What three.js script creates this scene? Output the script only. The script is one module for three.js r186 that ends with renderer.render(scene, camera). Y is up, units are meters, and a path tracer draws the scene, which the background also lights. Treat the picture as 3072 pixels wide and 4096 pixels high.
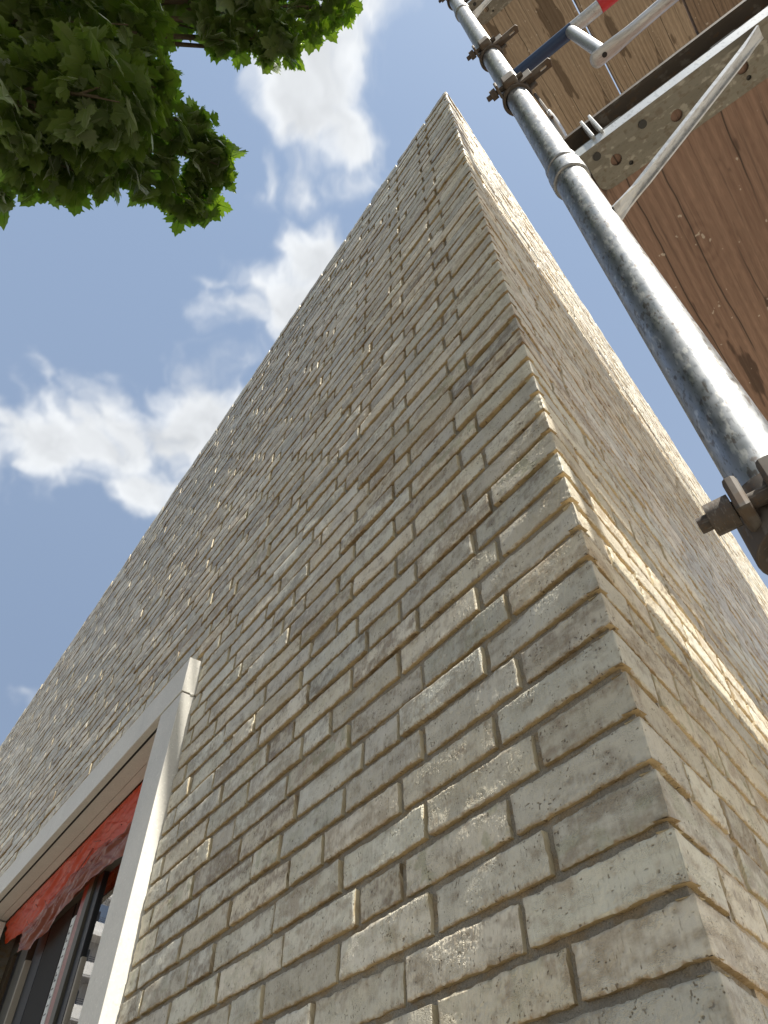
import * as THREE from 'three';
import { mergeGeometries } from 'three/addons/utils/BufferGeometryUtils.js';

/* ------------------------------------------------------------------ camera, sky, sun, exposure */
const scene = new THREE.Scene();
const EYE = 1.25;                                   // height of the lens above the pavement
const camera = new THREE.PerspectiveCamera(70.41, 0.75, 0.02, 3000);
camera.position.set(0, EYE, 0);
{
  const p = 49.40 * Math.PI / 180;
  camera.lookAt(0, EYE + Math.sin(p), -Math.cos(p));
  camera.rotateZ(-0.067 * Math.PI / 180);
}
scene.add(camera);
const renderer = new THREE.WebGLRenderer({ antialias: true });
renderer.toneMapping = THREE.LinearToneMapping;
renderer.toneMappingExposure = 1.95;
renderer.shadowMap.enabled = true;

const rad = d => d * Math.PI / 180;
const SUN_AZ = rad(146.4), SUN_EL = rad(58.3);
const sunDir = new THREE.Vector3(Math.sin(SUN_AZ) * Math.cos(SUN_EL), Math.sin(SUN_EL), -Math.cos(SUN_AZ) * Math.cos(SUN_EL));
const sun = new THREE.DirectionalLight(new THREE.Color(1, 0.945, 0.84), 5.0);
sun.position.copy(sunDir).multiplyScalar(40);
sun.castShadow = true;
Object.assign(sun.shadow.camera, { left: -16, right: 16, top: 16, bottom: -16, near: 1, far: 90 });
sun.shadow.mapSize.set(2048, 2048);
sun.shadow.radius = 1;
scene.add(sun, sun.target);

/* ------------------------------------------------------------------ helpers: random, noise */
function rng(seed) { let a = seed >>> 0; return () => { a |= 0; a = a + 0x6D2B79F5 | 0; let t = Math.imul(a ^ a >>> 15, 1 | a); t = t + Math.imul(t ^ t >>> 7, 61 | t) ^ t; return ((t ^ t >>> 14) >>> 0) / 4294967296; }; }
const gauss = r => (r() + r() + r() + r() - 2) * 1.0;
const PT = new Float32Array(65536); { const r = rng(77); for (let i = 0; i < 65536; i++) PT[i] = r(); }
function vn(x, y, s = 0) {                           // value noise 0..1
  const xi = Math.floor(x), yi = Math.floor(y); let fx = x - xi, fy = y - yi;
  fx = fx * fx * (3 - 2 * fx); fy = fy * fy * (3 - 2 * fy);
  const h = (a, b) => PT[((a * 73 + s * 9973) ^ (b * 7919 + s * 131)) & 65535];
  const a = h(xi, yi), b = h(xi + 1, yi), c = h(xi, yi + 1), d = h(xi + 1, yi + 1);
  return a + (b - a) * fx + (c - a) * fy + (a - b - c + d) * fx * fy;
}
function fbm(x, y, oct, s = 0) { let v = 0, a = 0.5, t = 0; for (let i = 0; i < oct; i++) { v += a * vn(x, y, s + i); t += a; a *= 0.5; x = x * 2.03 + 17.1; y = y * 2.03 + 5.7; } return v / t; }
const sst = (a, b, x) => { const t = Math.min(1, Math.max(0, (x - a) / (b - a))); return t * t * (3 - 2 * t); };
const mix = (a, b, t) => a + (b - a) * t;
const enc = v => Math.round(255 * (v <= 0.0031308 ? 12.92 * Math.max(0, v) : 1.055 * Math.pow(Math.min(1, v), 1 / 2.4) - 0.055));
function tex(w, h, fn, srgb, wrap = true) {          // fn(x, y, out[3]) in linear 0..1
  const d = new Uint8Array(w * h * 4), o = [0, 0, 0];
  for (let y = 0; y < h; y++) for (let x = 0; x < w; x++) {
    fn(x, y, o); const i = (y * w + x) * 4;
    for (let k = 0; k < 3; k++) d[i + k] = srgb ? enc(o[k]) : Math.round(255 * Math.min(1, Math.max(0, o[k])));
    d[i + 3] = 255;
  }
  const t = new THREE.DataTexture(d, w, h, THREE.RGBAFormat);
  t.magFilter = THREE.LinearFilter; t.minFilter = THREE.LinearMipmapLinearFilter; t.generateMipmaps = true; t.anisotropy = 8;
  t.wrapS = t.wrapT = wrap ? THREE.RepeatWrapping : THREE.ClampToEdgeWrapping;
  if (srgb) t.colorSpace = THREE.SRGBColorSpace;
  t.needsUpdate = true; return t;
}

/* ------------------------------------------------------------------ sky: blue air with broken fair-weather cloud */
{
  // cloud banks on a layer overhead: [right/up, forward/up, radius right, radius forward, strength]
  const banks = [
    [-.44, .68, .13, .11, 1.0], [-.58, .71, .14, .095, .92], [-.34, .68, .12, .10, .97], [-.275, .665, .08, .075, .92], [-.515, .55, .03, .055, .6], [-.44, .79, .10, .05, .8],
    [-.16, .445, .075, .064, 1.0], [-.212, .455, .055, .040, .95], [-.11, .39, .06, .055, .92], [-.248, .408, .035, .014, .5],
    [-.05, .15, .062, .07, .92], [-.088, .20, .062, .07, .98], [-.03, .225, .055, .06, .92], [-.045, .10, .06, .04, .8], [-.10, .275, .035, .055, .66], [-.03, .28, .05, .035, .66], [-.095, .315, .018, .02, .5],
    [-.145, .28, .014, .034, .5], [-.17, .305, .024, .02, .45], [-.86, 1.42, .05, .04, .4], [.05, .20, .03, .03, .28],
  ];
  const W = 2048, H = 1024, data = new Float32Array(W * H * 4);
  for (let j = 0; j < H; j++) {
    const el = ((j + 0.5) / H - 0.5) * Math.PI, sy = Math.sin(el), cy = Math.cos(el);
    for (let i = 0; i < W; i++) {
      const ph = ((i + 0.5) / W - 0.5) * 2 * Math.PI;          // atan2(z, x)
      const dx = Math.cos(ph) * cy, dz = Math.sin(ph) * cy, o = (j * W + i) * 4;
      const mu = dx * sunDir.x + sy * sunDir.y + dz * sunDir.z;
      const up = Math.max(0, sy), hz = Math.pow(1 - up, 5);
      const g = 0.72 + 0.34 * Math.pow(Math.max(0, mu * .5 + .5), 2.2);
      const gl = 0.42 * Math.pow(Math.max(0, mu), 10) + 1.2 * Math.pow(Math.max(0, mu), 60);   // brighter air round the sun
      const hs = 1.9 * Math.pow(1 - up, 2.2) * Math.pow(Math.max(0, mu), 2);                       // milky horizon below the sun, added to light the right wall
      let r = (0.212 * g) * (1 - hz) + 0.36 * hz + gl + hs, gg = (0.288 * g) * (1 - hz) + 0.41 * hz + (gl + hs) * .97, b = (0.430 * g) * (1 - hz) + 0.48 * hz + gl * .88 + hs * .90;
      if (sy > 0.06) {
        const X = dx / sy, Z = -dz / sy;
        const wx = X + 0.16 * (fbm(X * 5, Z * 5, 5, 3) - .5) + .035 * (fbm(X * 22, Z * 22, 4, 5) - .5), wz = Z + 0.16 * (fbm(X * 5 + 9, Z * 5 + 4, 5, 9) - .5) + .035 * (fbm(X * 22 + 7, Z * 22 + 3, 4, 7) - .5);
        let m = 0;
        for (const k of banks) { const u = (wx - k[0]) / k[2], v = (wz - k[1]) / k[3], q = u * u + v * v; if (q < 4) m = Math.max(m, k[4] * Math.exp(-q * 0.75)); }
        const inFrame = X > -1.3 && X < 0.8 && Z > 0.0 && Z < 1.9 ? 1 : 0;
        if (!inFrame) m = Math.max(m, 0.95 * sst(.52, .72, fbm(wx * 1.3 + 30, wz * 1.3 + 12, 5, 21)));
        const n = fbm(wx * 14, wz * 11, 7, 40), n2 = fbm(wx * 40 + 3, wz * 40, 5, 60), rg = 1 - Math.abs(2 * fbm(wx * 20 + 5, wz * 12 + 2, 5, 80) - 1);
        let d = Math.pow(sst(0.20, 0.98, m * 1.15 + (n - 0.5) * 1.05 + (n2 - .5) * .35 + (rg - .7) * .30 - 0.05), 1.15) * sst(.02, .25, m);
        d *= sst(0.06, 0.25, sy);
        const th = sst(0.6, 1.05, m + (n - .5) * .7);
        const lum = mix(0.99, 0.78, th * 0.7) + 0.16 * (n2 - .5) + .14 * (rg - .75);
        r = mix(r, 0.60 * lum + gl * .5, d * .92); gg = mix(gg, 0.615 * lum + gl * .5, d * .92); b = mix(b, 0.635 * lum + gl * .45, d * .92);
      }
      if (sy < 0) { const k = sst(0, -0.05, sy); r = mix(r, .22, k); gg = mix(gg, .205, k); b = mix(b, .17, k); }
      data[o] = r * .80; data[o + 1] = gg * .80; data[o + 2] = b * .79; data[o + 3] = 1;
    }
  }
  const t = new THREE.DataTexture(data, W, H, THREE.RGBAFormat, THREE.FloatType);
  t.mapping = THREE.EquirectangularReflectionMapping; t.magFilter = t.minFilter = THREE.LinearFilter; t.needsUpdate = true;
  scene.background = t; scene.environment = t;
}

/* ------------------------------------------------------------------ scene graph helpers */
const names = {};
function numbered(n) { const k = names[n] = (names[n] ?? -1) + 1; return k ? n + '_' + String(k).padStart(3, '0') : n; }
function thing(name, label, category, group, pos = [0, 0, 0], ry = 0) {
  const g = new THREE.Group(); g.name = numbered(name); g.position.set(...pos); g.rotation.y = ry;
  g.userData = { label, category }; if (group) g.userData.group = group; scene.add(g); return g;
}
function part(parent, name, geo, mat, label, kind) {
  const m = new THREE.Mesh(geo, mat); m.name = name; m.castShadow = m.receiveShadow = true;
  if (label) m.userData.label = label; if (kind) m.userData.kind = kind; parent.add(m); return m;
}
function structure(name, geo, mat, kind = 'structure') { const m = part(scene, name, geo, mat, null, kind); m.name = numbered(name); return m; }
const box = (x0, x1, y0, y1, z0, z1) => { const g = new THREE.BoxGeometry(x1 - x0, y1 - y0, z1 - z0); g.translate((x0 + x1) / 2, (y0 + y1) / 2, (z0 + z1) / 2); return g; };
function metricUV(g, k = 1) {                         // box-projected uv in metres
  const p = g.attributes.position, n = g.attributes.normal, uv = new Float32Array(p.count * 2);
  for (let i = 0; i < p.count; i++) {
    const ax = Math.abs(n.getX(i)), ay = Math.abs(n.getY(i)), az = Math.abs(n.getZ(i));
    let u, v; if (az >= ax && az >= ay) { u = p.getX(i); v = p.getY(i); } else if (ax >= ay) { u = p.getZ(i); v = p.getY(i); } else { u = p.getX(i); v = p.getZ(i); }
    uv[i * 2] = u * k; uv[i * 2 + 1] = v * k;
  }
  g.setAttribute('uv', new THREE.BufferAttribute(uv, 2)); return g;
}
// a box with rounded-off edges (chamfer c)
function cbox(x0, x1, y0, y1, z0, z1, c = 0.003) {
  const s = new THREE.Shape(); const w = x1 - x0 - 2 * c, h = y1 - y0 - 2 * c;
  s.moveTo(0, 0); s.lineTo(w, 0); s.lineTo(w, h); s.lineTo(0, h); s.closePath();
  const g = new THREE.ExtrudeGeometry(s, { depth: z1 - z0 - 2 * c, bevelEnabled: true, bevelSize: c, bevelThickness: c, bevelSegments: 2 });
  g.translate(x0 + c, y0 + c, z0 + c); return g;
}
const V = (x, y, z) => new THREE.Vector3(x, y, z);
function tube(a, b, r, seg = 20, open = false) {       // straight round tube between two points
  const d = b.clone().sub(a), L = d.length(), g = new THREE.CylinderGeometry(r, r, L, seg, Math.max(1, Math.round(L / 0.25)), open);
  g.translate(0, L / 2, 0); g.applyQuaternion(new THREE.Quaternion().setFromUnitVectors(V(0, 1, 0), d.normalize())); g.translate(a.x, a.y, a.z); return g;
}
const nonIdx = g => g.index ? g.toNonIndexed() : g;
const merge = a => { const b = a.map(nonIdx); for (const g of b) for (const k of Object.keys(g.attributes)) if (!['position', 'normal', 'uv'].includes(k)) g.deleteAttribute(k); return mergeGeometries(b); };

/* ------------------------------------------------------------------ plan: two walls meet at an acute corner */
const A0 = rad(22.15), AL = rad(-35.70), AR = rad(38.26), DC = 0.8;
const CX = DC * Math.sin(A0), CZ = -DC * Math.cos(A0);          // foot of the corner
const ROT_L = -(Math.PI / 2 + AL), ROT_R = Math.PI / 2 - AR;    // local X runs along each wall, local Z points out of it
const ROOF = EYE + 4.015, COURSE = 0.06632, JOINT = 0.0132, BH = COURSE - JOINT;
const H0 = EYE + 0.2349 - 22 * COURSE;                           // centre of the lowest bed joint
// opening with its concrete surround, in the left wall (distance from the corner, height)
const OP = { s0: 1.787, s1: 3.94, f0: 1.617, f1: 4.11, lintelB: EYE + 1.455, lintelT: EYE + 1.592, sill: EYE - 0.45 };

/* ------------------------------------------------------------------ materials */
// brick faces: an atlas of 64 hand-struck faces, 4 x 16
const AW = 2048, AH = 2048, CW = 512, CH = 128;
function brickCell(x, y) { return [Math.floor(x / CW), Math.floor(y / CH), (x % CW) / CW, (y % CH) / CH]; }
const cellStyle = []; { const r = rng(5); for (let i = 0; i < 64; i++) cellStyle.push({ wash: .45 + .6 * r(), warm: r(), dark: .9 * Math.pow(r(), 2.2), green: r() < .2 ? r() : 0, ox: r() * 900, oy: r() * 900, lean: (r() - .5) * .25 }); }
const brickMap = tex(AW, AH, (px, py, o) => {
  const [ci, cj, u, v] = brickCell(px, py), st = cellStyle[cj * 4 + ci], X = u * 24 + st.ox, Y = v * 5.6 + st.oy;
  const big = fbm(X * .30, Y * .55, 4, 1), med = fbm(X * 1.3, Y * 1.1, 4, 11), streak = fbm(X * 4.2 + Y * st.lean * 3, Y * .35, 4, 23), fine = vn(X * 21, Y * 21, 31), grain = fbm(X * 7, Y * 7, 3, 37);
  let w = sst(.30, .66, big * .62 + med * .42 + streak * .16 - .34 + .42 * st.wash);
  const edge = Math.min(u * 23, (1 - u) * 23, v * 5.4 + .15, (1 - v) * 5.4 + .15);            // cm from the rim
  w *= mix(sst(-.1, .9, edge + (med - .5) * 1.6), 1, .45);
  // body: warm clay; wash: pale lime-grey skin
  let r = mix(.46, .43, st.warm), g = mix(.405, .352, st.warm), b = mix(.305, .245, st.warm);
  r *= 1 - .35 * st.dark; g *= 1 - .38 * st.dark; b *= 1 - .40 * st.dark;
  const k = .78 + .42 * grain;
  r *= k; g *= k; b *= k;
  const lr = .655 - .02 * st.warm, lg = .618 - .03 * st.warm, lb = .512 - .055 * st.warm, lk = .86 + .10 * streak + .14 * big + .14 * (fine - .5);
  r = mix(r, lr * lk, w); g = mix(g, lg * lk, w); b = mix(b, lb * lk, w);
  const gr = st.green * sst(.52, .7, fbm(X * .5 + 8, Y * .5, 3, 51)); r = mix(r, .33, gr * .6); g = mix(g, .33, gr * .6); b = mix(b, .19, gr * .6);
  // ochre clay showing along the lower arris, and at a ragged top rim
  const och = sst(.42, .0, v * 5.4 + (fbm(X * 2.2, 3.3, 4, 61) - .5) * .9 + .1); r = mix(r, .33, och * .75); g = mix(g, .215, och * .75); b = mix(b, .105, och * .75);
  // drag marks and pits
  const drag = sst(.70, .80, fbm(X * 9, Y * .8, 3, 71)) * sst(.50, .68, med); r *= 1 - .26 * drag; g *= 1 - .29 * drag; b *= 1 - .33 * drag;
  const pit = sst(.80, .87, vn(X * 5.5, Y * 3.6, 81)) * sst(.5, .8, vn(X * 1.1, Y * 1.1, 83)); r *= 1 - .6 * pit; g *= 1 - .64 * pit; b *= 1 - .7 * pit;
  o[0] = r; o[1] = g; o[2] = b;
}, true, false);
const brickBump = tex(AW, AH, (px, py, o) => {
  const [ci, cj, u, v] = brickCell(px, py), st = cellStyle[cj * 4 + ci], X = u * 24 + st.ox, Y = v * 5.6 + st.oy;
  const streak = fbm(X * 4.2 + Y * st.lean * 3, Y * .35, 4, 23), med = fbm(X * 1.3, Y * 1.1, 4, 11), fine = vn(X * 15, Y * 15, 31), f2 = vn(X * 30, Y * 30, 33);
  const rough = sst(.42, .62, fbm(X * .45 + 40, Y * .6, 3, 91));
  const pit = sst(.80, .87, vn(X * 5.5, Y * 3.6, 81)) * sst(.5, .8, vn(X * 1.1, Y * 1.1, 83));
  const drag = sst(.70, .80, fbm(X * 9, Y * .8, 3, 71)) * sst(.45, .65, med);
  const h = .45 + .30 * (med - .5) + .16 * (streak - .5) + (.04 + .30 * rough) * (fine - .5) + .16 * rough * (f2 - .5) - .22 * pit - .10 * drag;
  o[0] = o[1] = o[2] = h;
}, false, false);
const M = {};
M.brick = new THREE.MeshStandardMaterial({ map: brickMap, bumpMap: brickBump, bumpScale: 0.0042, roughness: 0.44, vertexColors: true });
const mortarMap = tex(1024, 1024, (x, y, o) => { const X = x / 1024 * 60, Y = y / 1024 * 60, n = fbm(X * .35, Y * .35, 4, 2), g = vn(X * 5, Y * 5, 7), q = vn(X * 8.5, Y * 8.5, 9); const k = .82 + .28 * n + .22 * (g - .5) + .3 * sst(.84, .95, q) - .3 * sst(.85, .95, vn(X * 6 + 3, Y * 6, 12)); const wm = sst(.5, .72, fbm(X * .2 + 7, Y * .5, 4, 17)); o[0] = mix(.285, .285, wm) * k; o[1] = mix(.258, .225, wm) * k; o[2] = mix(.208, .145, wm) * k; }, true);
const mortarBump = tex(1024, 1024, (x, y, o) => { const X = x / 1024 * 60, Y = y / 1024 * 60; o[0] = o[1] = o[2] = .5 * fbm(X * .5, Y * .5, 3, 4) + .3 * vn(X * 5, Y * 5, 7) + .2 * vn(X * 8.5, Y * 8.5, 9); }, false);
for (const t of [mortarMap, mortarBump]) t.repeat.set(2.2, 2.2);
M.mortar = new THREE.MeshStandardMaterial({ map: mortarMap, bumpMap: mortarBump, bumpScale: 0.004, roughness: .95 });
M.mortarLit = new THREE.MeshStandardMaterial({ map: mortarMap, color: new THREE.Color(1.55, 1.55, 1.6), bumpMap: mortarBump, bumpScale: 0.003, roughness: .95 });  // same mortar, brightened in colour to stand in for light on the right wall
const concMap = tex(512, 512, (x, y, o) => { const X = x / 512 * 40, Y = y / 512 * 40, n = fbm(X * .25, Y * .25, 5, 3), g = vn(X * 6, Y * 6, 5); const k = .93 + .12 * (n - .5) + .09 * (g - .5) + .25 * sst(.90, .96, vn(X * 6.4, Y * 6.4, 8)) - .10 * sst(.88, .95, vn(X * 3, Y * 3, 15)); o[0] = .64 * k; o[1] = .622 * k; o[2] = .565 * k; }, true);
M.conc = new THREE.MeshStandardMaterial({ map: concMap, roughness: .55, bumpMap: concMap, bumpScale: .0003 });
// galvanised steel: dull spangle, lime splashes, rust specks
function steelTex(base, splash, rust, seed) {
  return tex(512, 512, (x, y, o) => {
    const X = x / 512 * 26, Y = y / 512 * 26, n = fbm(X * .4, Y * .15, 4, seed), sp = sst(.60, .74, fbm(X * 1.1, Y * .7, 5, seed + 5)) * splash, ru = sst(.60, .72, fbm(X * 1.6, Y * 1.2, 5, seed + 15)) * rust, sc = sst(.74, .8, vn(X * 5, Y * 2.2, seed + 25));
    const k = .86 + .3 * (n - .5); let r = base[0] * k, g = base[1] * k, b = base[2] * k;
    r = mix(r, .62, sp); g = mix(g, .60, sp); b = mix(b, .55, sp);
    r = mix(r, .10, ru); g = mix(g, .065, ru); b = mix(b, .04, ru); const d = 1 - .45 * sc * splash; o[0] = r * d; o[1] = g * d; o[2] = b * d;
  }, true);
}
const roughTex = tex(256, 256, (x, y, o) => { const n = fbm(x / 12, y / 12, 4, 5); o[0] = 0; o[1] = .36 + .38 * n; o[2] = 1; }, false);
M.tube = new THREE.MeshStandardMaterial({ map: steelTex([.34, .35, .36], .55, .6, 3), roughnessMap: roughTex, roughness: .85, metalness: .90, bumpMap: roughTex, bumpScale: .0004 });
M.galv = new THREE.MeshStandardMaterial({ map: steelTex([.52, .53, .54], .35, .25, 33), roughness: .45, metalness: .7 });
M.web = new THREE.MeshStandardMaterial({ map: steelTex([.66, .67, .67], .4, .05, 43), roughness: .42, metalness: .55 });
M.plate = new THREE.MeshStandardMaterial({ map: steelTex([.20, .188, .160], .25, .4, 63), roughness: .62, metalness: .35 });
M.rustShade = new THREE.MeshStandardMaterial({ map: steelTex([.085, .068, .055], .10, .8, 93), roughness: .7, metalness: .2 });  // rust-brown kept dark to carry the shade on couplers and undersides
M.blue = new THREE.MeshStandardMaterial({ color: new THREE.Color(.012, .035, .095), roughness: .4, metalness: .1 });
M.red = new THREE.MeshStandardMaterial({ color: new THREE.Color(.42, .014, .02), roughness: .5 });
function woodTex(c0, c1, stain, seed) {               // u across the plank (0.32 m), v along (3.1 m)
  return tex(512, 2048, (x, y, o) => {
    const u = x / 512, v = y / 2048 * 9.7, wob = .05 * (fbm(u * 2, v * .8, 3, seed) - .5), kx = u + wob;
    let ring = .5 + .5 * Math.sin((kx * 62 + 5 * fbm(kx * 3, v * .35, 3, seed + 4)) * 2.2);
    for (const [a, b2, s] of [[.27, .85, .05], [.68, 2.6, .045], [.4, 3.9, .035], [.8, 1.7, .03], [.3, 6.1, .05], [.7, 7.7, .04]]) { const d = Math.hypot((u - a) * .9, (v - b2) * .5) / s; if (d < 3) ring = mix(.5 + .5 * Math.sin(d * 9), ring, sst(.8, 2.4, d)); }
    const gr = fbm(u * 90, v * 2.2, 3, seed + 8), pat = fbm(u * 2.6, v * 1.1, 5, seed + 12), f = vn(u * 240, v * 26, seed + 3);
    const t = Math.min(1, Math.max(0, .10 + .44 * pat + .24 * ring + .5 * (gr - .4)));
    let k = (.80 + .24 * f) * (1 - .28 * sst(.62, .8, fbm(u * 150, v * 1.6, 3, seed + 71))); 
    const crack = sst(.935, .985, 1 - Math.abs(((u * 6.0 + .6 * (fbm(v * 1.3, 2.2, 4, seed + 20) - .5)) % 1) - .5) * 2) * sst(.42, .56, fbm(Math.floor(u * 6) * 3.7, v * .9, 2, seed + 30));
    const st = sst(.625, .66, fbm(u * 7.5 + 1.7, v * 1.5, 5, seed + 41) * .8 + .2 * fbm(u * 2, v * .4, 3, seed + 47) + .04 * sst(.2, .9, u)) * stain, edge2 = 0;
    k *= 1 - .78 * crack; 
    for (let i = 0; i < 3; i++) o[i] = mix(mix(c0[i], c1[i], t) * k, c0[i] * (.26 - .05 * i) , Math.min(1, st * .8 + edge2 * .35));
    const lime = sst(.83, .86, fbm(u * 26, v * 22, 3, seed + 55)) * .6; for (let i = 0; i < 3; i++) o[i] = mix(o[i], .5 - .05 * i, lime);
  }, true);
}
M.woodPale = new THREE.MeshStandardMaterial({ map: woodTex([.19, .138, .092], [.41, .332, .255], .85, 100), roughness: .8 });
M.woodRed = new THREE.MeshStandardMaterial({ map: woodTex([.125, .068, .048], [.275, .175, .132], 1, 200), roughness: .72 });
M.woodDark = new THREE.MeshStandardMaterial({ map: woodTex([.10, .065, .045], [.24, .175, .125], .8, 300), roughness: .8 });
M.leafUp = new THREE.MeshPhysicalMaterial({ color: new THREE.Color(.15, .245, .012), roughness: .6, transmission: .80, thickness: 0, side: THREE.DoubleSide, vertexColors: true });
M.bark = new THREE.MeshStandardMaterial({ map: mortarMap, color: new THREE.Color(.35, .30, .25), roughness: .95 });
M.frame = new THREE.MeshStandardMaterial({ color: new THREE.Color(.060, .055, .040), roughness: .5 });
M.black = new THREE.MeshStandardMaterial({ color: new THREE.Color(.012, .012, .013), roughness: .5 });
M.glass = new THREE.MeshPhysicalMaterial({ color: 0xffffff, transmission: 1, thickness: 0, roughness: 0, ior: 1.9 });
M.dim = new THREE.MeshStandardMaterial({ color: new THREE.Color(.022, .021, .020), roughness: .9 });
M.film = new THREE.MeshPhysicalMaterial({ color: new THREE.Color(.90, .075, .004), roughness: .38, specularIntensity: .6, transmission: .5, thickness: 0, side: THREE.DoubleSide });
M.filmClear = new THREE.MeshPhysicalMaterial({ color: new THREE.Color(.58, .10, .018), roughness: .4, specularIntensity: .6, transmission: .75, thickness: 0, side: THREE.DoubleSide });
M.spacer = new THREE.MeshStandardMaterial({ color: new THREE.Color(.30, .27, .22), roughness: .6 });
M.redFilm = new THREE.MeshStandardMaterial({ color: new THREE.Color(.22, .05, .04), roughness: .35 });
M.side = new THREE.MeshStandardMaterial({ color: new THREE.Color(.055, .036, .016), roughness: .7 });
M.tape = new THREE.MeshStandardMaterial({ color: new THREE.Color(.62, .64, .62), roughness: .5 });

/* ------------------------------------------------------------------ ground */
{
  const g = new THREE.PlaneGeometry(1600, 1600); g.rotateX(-Math.PI / 2);
  const m = tex(512, 512, (x, y, o) => { const n = fbm(x / 40, y / 40, 5, 8), f = vn(x / 3, y / 3, 6); const k = .8 + .3 * n + .2 * (f - .5); o[0] = .36 * k; o[1] = .315 * k; o[2] = .245 * k; }, true);
  m.repeat.set(700, 700);
  structure('ground', g, new THREE.MeshStandardMaterial({ map: m, roughness: .95 }));            // sandy site ground
  // street along the left wall: paving strip, kerb, asphalt
  const pm = tex(512, 512, (x, y, o) => { const n = fbm(x / 40, y / 40, 5, 18), f = vn(x / 3, y / 3, 16), j = (x % 128 < 3 || y % 128 < 3) ? .5 : 1, k = (.8 + .3 * n + .15 * (f - .5)) * j; o[0] = .27 * k; o[1] = .245 * k; o[2] = .20 * k; }, true);
  const am = tex(512, 512, (x, y, o) => { const n = fbm(x / 60, y / 60, 5, 28), f = vn(x / 2, y / 2, 26), k = .8 + .3 * n + .5 * (f - .5); o[0] = .085 * k; o[1] = .078 * k; o[2] = .068 * k; }, true);
  const pl = (z0, z1, y0, y1, name, mat) => { const q = metricUV(box(-60, 40, y0, y1, z0, z1), .5); q.rotateY(ROT_L); q.translate(CX, 0, CZ); structure(name, q, mat); };
  pl(-.2, 1.9, -.3, .012, 'sidewalk', new THREE.MeshStandardMaterial({ map: pm, roughness: .9 }));
  pl(1.902, 2.05, -.3, .016, 'kerb', new THREE.MeshStandardMaterial({ map: pm, roughness: .85 }));
  pl(2.052, 16, -.3, .006, 'road', new THREE.MeshStandardMaterial({ map: am, roughness: .92 }));
}

/* ------------------------------------------------------------------ the brick building */
const building = thing('brick_building', 'pale brick building with an acute corner, a concrete-framed window and a flat roofline', 'building', null, [CX, 0, CZ]);
// camera projection, to find which bricks show largest
camera.updateMatrixWorld(true); camera.updateProjectionMatrix();
const VP = new THREE.Matrix4().multiplyMatrices(camera.projectionMatrix, camera.matrixWorldInverse);
const cL = Math.cos(ROT_L), sL = Math.sin(ROT_L), cR = Math.cos(ROT_R), sR = Math.sin(ROT_R);
// wall frame -> building frame. s is the distance from the corner
const onL = (s, y, z, o = new THREE.Vector3()) => o.set(cL * -s + sL * z, y, -sL * -s + cL * z);
const onR = (s, y, z, o = new THREE.Vector3()) => o.set(cR * s + sR * z, y, -sR * s + cR * z);
const nL = V(sL, 0, cL), nR = V(sR, 0, cR), wLv = V(-cL, 0, sL), wRv = V(cR, 0, -sR);
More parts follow.
